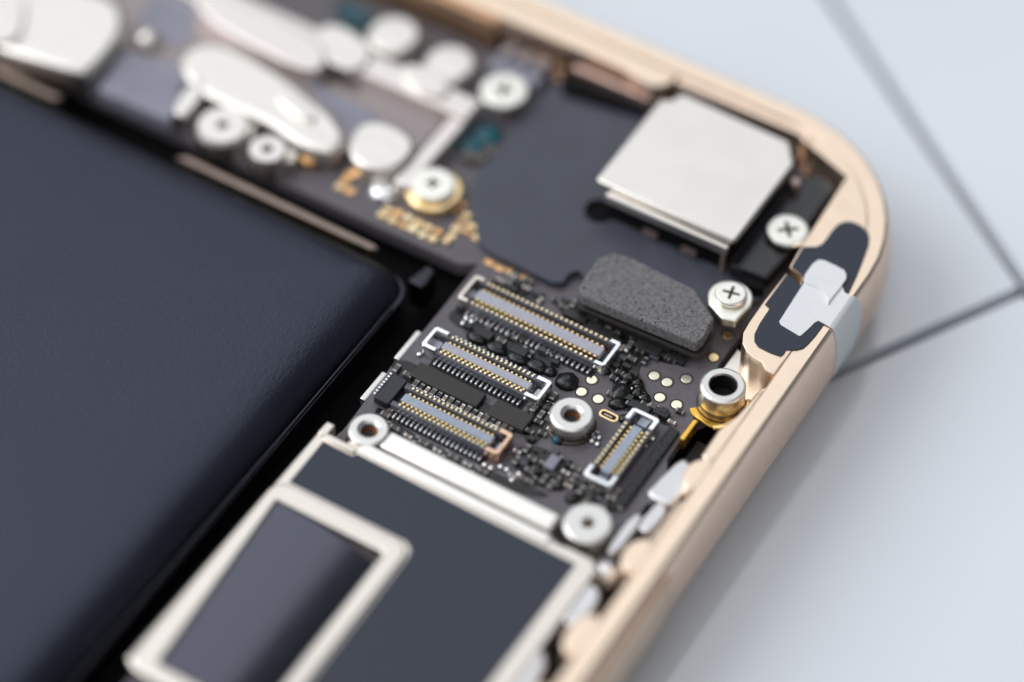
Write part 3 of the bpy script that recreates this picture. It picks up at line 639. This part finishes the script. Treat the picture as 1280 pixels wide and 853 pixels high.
bm = bmesh.new(); lathe_into(bm, su+0.12, sv-0.05, [(1.5, 0.02), (1.5, 0.55), (1.4, 0.62), (0.9, 0.62), (0.9, 0.02)], 36, cap0=False, cap1=False)
finish('gold_ring', bm, 'pad_gold', t3, smooth=35)

# ------------------------------------------------------------------ white adhesive tab folded over the edge
tp = thing('adhesive_tab', 'white paper tape tab folded over the gold rim of the corner', 'tape', (12.6, 8, 2.26))
va, vb = P(1031, 406, 2.28)[1], P(1062, 369, 2.28)[1]
prism('flap', cw([P(x, y, 2.28) for x, y in ((1006, 352), (1050, 350), (1056, 366))]+[(13.75, vb), (13.75, va)]+[P(x, y, 2.28) for x, y in ((1023, 401), (1018, 404), (1013, 409), (1009, 413), (1001, 420), (999, 420), (976, 406), (974, 402))]), 2.253, 2.295, 'white_tape', tp, bev=0.015, seg=1)
prism('flap', cw([P(x, y, 2.36) for x, y in ((1004, 351), (1006, 344), (1010, 338), (1016, 330), (1023, 325), (1031, 326), (1044, 332), (1055, 338), (1058, 343), (1058, 349), (1050, 361), (1044, 368), (1038, 376), (1035, 381), (1034, 373), (1030, 366), (1024, 361), (1016, 357), (1008, 355))]), 2.297, 2.40, 'white_tape', tp, bev=0.04, seg=3)
bm = bmesh.new(); loops = []
path = [(-0.12, 2.20)]+WALL[1:9]
for i, (d, z) in enumerate(path):
    t = i/(len(path)-1)
    v0_, v1_ = va+0.0+t*0.15, vb+t*0.9-0.75*max(0, t-0.45)*2
    nx = 0.06 if i else 0.0; nz = 0.0 if i > 2 else 0.085
    loops.append([(U1+d+nx, v0_, z+nz), (U1+d+nx, v1_, z+nz), (U1+d+nx-0.05, v1_, z+nz-0.045), (U1+d+nx-0.05, v0_, z+nz-0.045)])
loops_into(bm, loops); finish('fold', bm, 'white_tape', tp, smooth=50)

# ------------------------------------------------------------------ gold grounding spring by the tube standoff
gs = thing('grounding_spring', 'shiny amber metal grounding spring curling round the tube standoff', 'spring contact', (11.2, 0.2, -0.1))
u, v = P(904, 481, 1.5)
bm = bmesh.new(); loops = []
for i in range(22):
    a = math.radians(-135+150*i/21); ri, ro = 1.27, 1.60+0.05*math.sin(i)
    loops.append([(u+ri*math.cos(a), v+ri*math.sin(a), 0.01), (u+ri*math.cos(a), v+ri*math.sin(a), 0.08), (u+ro*math.cos(a), v+ro*math.sin(a), 0.12), (u+ro*math.cos(a), v+ro*math.sin(a), 0.04)])
loops_into(bm, loops); finish('curl', bm, 'amber', gs, smooth=40)
a0, a1 = P(866, 556, 0.6), P(882, 531, 0.6)
prism('blade', rr(10.32, 10.58, a0[1], a1[1], 0.08), -0.2, 0.62, 'amber', gs, bev=0.05)
bm = bmesh.new()
tube_into(bm, [(u+0.5, v-1.7, 0.25), (u+0.9, v-1.45, 0.4), (u+1.25, v-0.8, 0.45), (u+1.35, v, 0.4), (u+1.1, v+0.8, 0.1)], 0.13, 8)
finish('wire_bow', bm, 'contact_gold', gs, smooth=60)
# ------------------------------------------------------------------ silver contacts along the long edge
sc = thing('spring_contacts', 'row of blurred silver spring contacts between the shield and the gold edge', 'spring contact', (11, -8, -0.5))
def poly(name, pts, z0, z1, m, parent, bev=0.1, it=1): return prism(name, chaikin(cw([P(x, y, z1) for x, y in pts]), it), z0, z1, m, parent, bev=bev, seg=3)
poly('contact_plate', ((852, 570), (862, 577), (872, 590), (862, 606), (850, 622), (838, 634), (806, 618), (815, 606)), -0.3, 0.75, 'tin_soft', sc, 0.2)
poly('contact_plate', ((824, 624), (836, 638), (818, 660), (806, 668), (796, 656)), -0.3, 0.6, 'tin_soft', sc, 0.15)
poly('contact_arm', ((793, 640), (806, 646), (770, 694), (756, 688)), 0.1, 0.6, 'tin_soft', sc, 0.08)
u, v = P(758, 708, 0.6); blob('contact_ball', u, v, 0.72, 0.72, 0.9, 'tin_soft', sc, z0=-0.2, jit=0.02)
poly('contact_plate', ((738, 728), (750, 736), (748, 754), (730, 776), (714, 784), (702, 772), (706, 756), (722, 734)), -0.3, 0.75, 'tin_soft', sc, 0.25)
poly('contact_plate', ((655, 815), (676, 808), (684, 825), (672, 853), (640, 900), (610, 890), (625, 850)), -0.3, 0.75, 'tin_soft', sc, 0.25)
# black strip under them, put in for the shade of the voids
prism('void_shade', [(10.9, -30), (11.5, -30), (11.7, -0.3), (10.8, -0.3)], -1.6, -0.45, 'black_and_shade', sc)

# ------------------------------------------------------------------ parts at the far top of the phone
s1 = thing('metal_bracket', 'bright blurred metal bracket in the far left corner of the view', 'bracket', (-34, 8, 0))
poly('plate', ((-30, -20), (70, -22), (148, -4), (158, 30), (140, 62), (110, 92), (84, 88), (-30, 52)), 0.0, 1.7, 'bright_nickel', s1, 0.4)
u, v = P(185, 42, 1.2); blob('knob', u, v, 0.9, 0.9, 1.3, 'nickel_can', s1, jit=0.03)
poly('fold', ((-30, -20), (26, -20), (34, 10), (22, 54), (-30, 50)), 1.7, 1.95, 'beige', s1, 0.12)
cn = thing('flex_connector', 'slate grey flex cable end between two bright metal brackets', 'flex cable', (-26, 7, 0))
poly('stiffener', ((152, 62), (236, 84), (212, 152), (122, 112)), 0.0, 0.9, 'slate', cn, 0.1, 0)
poly('cable', ((190, -20), (250, -5), (232, 60), (170, 40)), 0.0, 0.5, 'slate', cn, 0.1, 0)
s2 = thing('curved_spring_plate', 'bright curved metal spring plate with round lugs above the battery', 'spring plate', (-20, 7, 0))
poly('plate', ((220, 68), (250, 48), (302, 60), (362, 98), (412, 136), (434, 165), (428, 187), (405, 192), (372, 180), (340, 156), (300, 138), (262, 122), (234, 104)), 0.4, 1.35, 'bright_nickel', s2, 0.4)
poly('side_lug', ((246, 92), (262, 104), (240, 142), (222, 146), (214, 130)), 0.2, 1.35, 'bright_nickel', s2, 0.2)
for px, py, r in ((278, 156, 1.45), (334, 186, 1.05)):
    u, v = P(px, py, 1.3); bm = bmesh.new()
    lathe_into(bm, u, v, [(r, 0.0), (r, 1.1), (r*0.9, 1.3), (0.32, 1.3), (0.28, 1.1), (0.26, 0.7)], 30)
    lg = finish('round_lug', bm, 'bright_nickel', s2, smooth=35)
    lathe('lug_hole', u, v, [(0.27, 0.72), (0.2, 0.74)], 'black_and_shade', lg, n=16)
poly('rib', ((352, 108), (396, 140), (388, 154), (344, 122)), 1.35, 1.6, 'nickel_can', s2, 0.08)
poly('clip', ((302, 148), (322, 156), (314, 176), (296, 166)), 0.2, 1.0, 'nickel', s2, 0.1)
poly('clip', ((356, 182), (374, 190), (366, 206), (350, 198)), 0.0, 0.8, 'nickel', s2, 0.1)
poly('copper_foot', ((372, 186), (392, 188), (396, 204), (378, 204)), 0.0, 0.5, 'copper_pad', s2, 0.1)
s3 = thing('white_metal_block', 'small rounded white metal block left of the gold ringed screw', 'metal block', (-12.5, 6.5, 0))
poly('block', ((438, 158), (470, 146), (512, 164), (522, 186), (500, 210), (462, 214), (434, 196)), 0.0, 1.3, 'bright_nickel', s3, 0.3)
fs = thing('framed_shield', 'pale framed shield can with a taupe recessed panel behind the battery', 'metal shield', (-16, 13, 0))
o_ = [P(x, y, 1.0) for x, y in ((600, 128), (512, 226), (488, 216), (180, 60))]
tl = P(330, -30, 1.0); 
fu0, fu1, fv0, fv1 = -34.0, P(598, 135, 1.0)[0], P(505, 222, 1.0)[1], P(598, 125, 1.0)[1]
prism('panel', rect(fu0+0.3, fu1-1.3, fv0+0.5, fv1-1.3), 0.05, 0.45, 'taupe', fs, bev=0.05)
prism('frame_bar', rect(fu0, fu1, fv1-1.7, fv1), 0.05, 1.1, 'beige', fs, bev=0.2, seg=3)
prism('frame_bar', rect(fu1-1.0, fu1, fv0-0.4, fv1-1.72), 0.05, 0.9, 'beige', fs, bev=0.15, seg=3)
for px, py, r in ((562, 78, 1.45), (492, 42, 1.5)):
    u, v = P(px, py, 1.0); lathe('lug', u, v, [(r, 0.05), (r, 0.8), (r*0.85, 1.0), (0.2, 1.03)], 'bright_nickel', fs, n=28)
poly('bar_pad', ((388, 40), (420, 26), (470, 60), (448, 92), (402, 74)), 1.1, 1.35, 'bright_nickel', fs, 0.1)
poly('bar_pad', ((500, 78), (540, 84), (566, 108), (548, 124), (508, 104)), 1.1, 1.35, 'bright_nickel', fs, 0.1)
poly('panel_film', ((366, 92), (476, 146), (448, 196), (432, 160), (402, 126)), 0.45, 0.5, 'slate', fs, 0.02, 0)
poly('gap_shade', ((418, -10), (470, 14), (462, 34), (420, 24)), 0.0, 0.5, 'teal_dark', fs, 0.1)  # solid dark teal patch standing in for the shade of a hole
hs = thing('flex_strip', 'beige metal strip lying beside the framed shield near the top edge', 'metal strip', (-24, 16, 0))
poly('strip', ((240, -20), (300, -4), (400, 48), (412, 76), (392, 92), (330, 66), (250, 20)), 0.45, 1.5, 'beige', hs, 0.2, 1)
tw = thing('ribbed_block', 'dark ribbed block under the top rim beyond the silver screw', 'plastic block', (-8, 16.8, 0))
prism('block', rect(-11.0, -7.9, 15.3, 17.3), 0.0, 0.9, 'slate', tw, bev=0.15)
for i in range(3): prism('rib', rect(-10.6+i*1.0, -10.05+i*1.0, 16.2, 17.2), 0.9, 1.3, 'taupe', tw, bev=0.1)
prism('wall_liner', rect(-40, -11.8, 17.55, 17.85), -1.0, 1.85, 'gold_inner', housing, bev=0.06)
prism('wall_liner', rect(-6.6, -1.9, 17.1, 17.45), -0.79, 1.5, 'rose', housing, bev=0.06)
for o in protos:
    if '_used' in o: del o['_used']
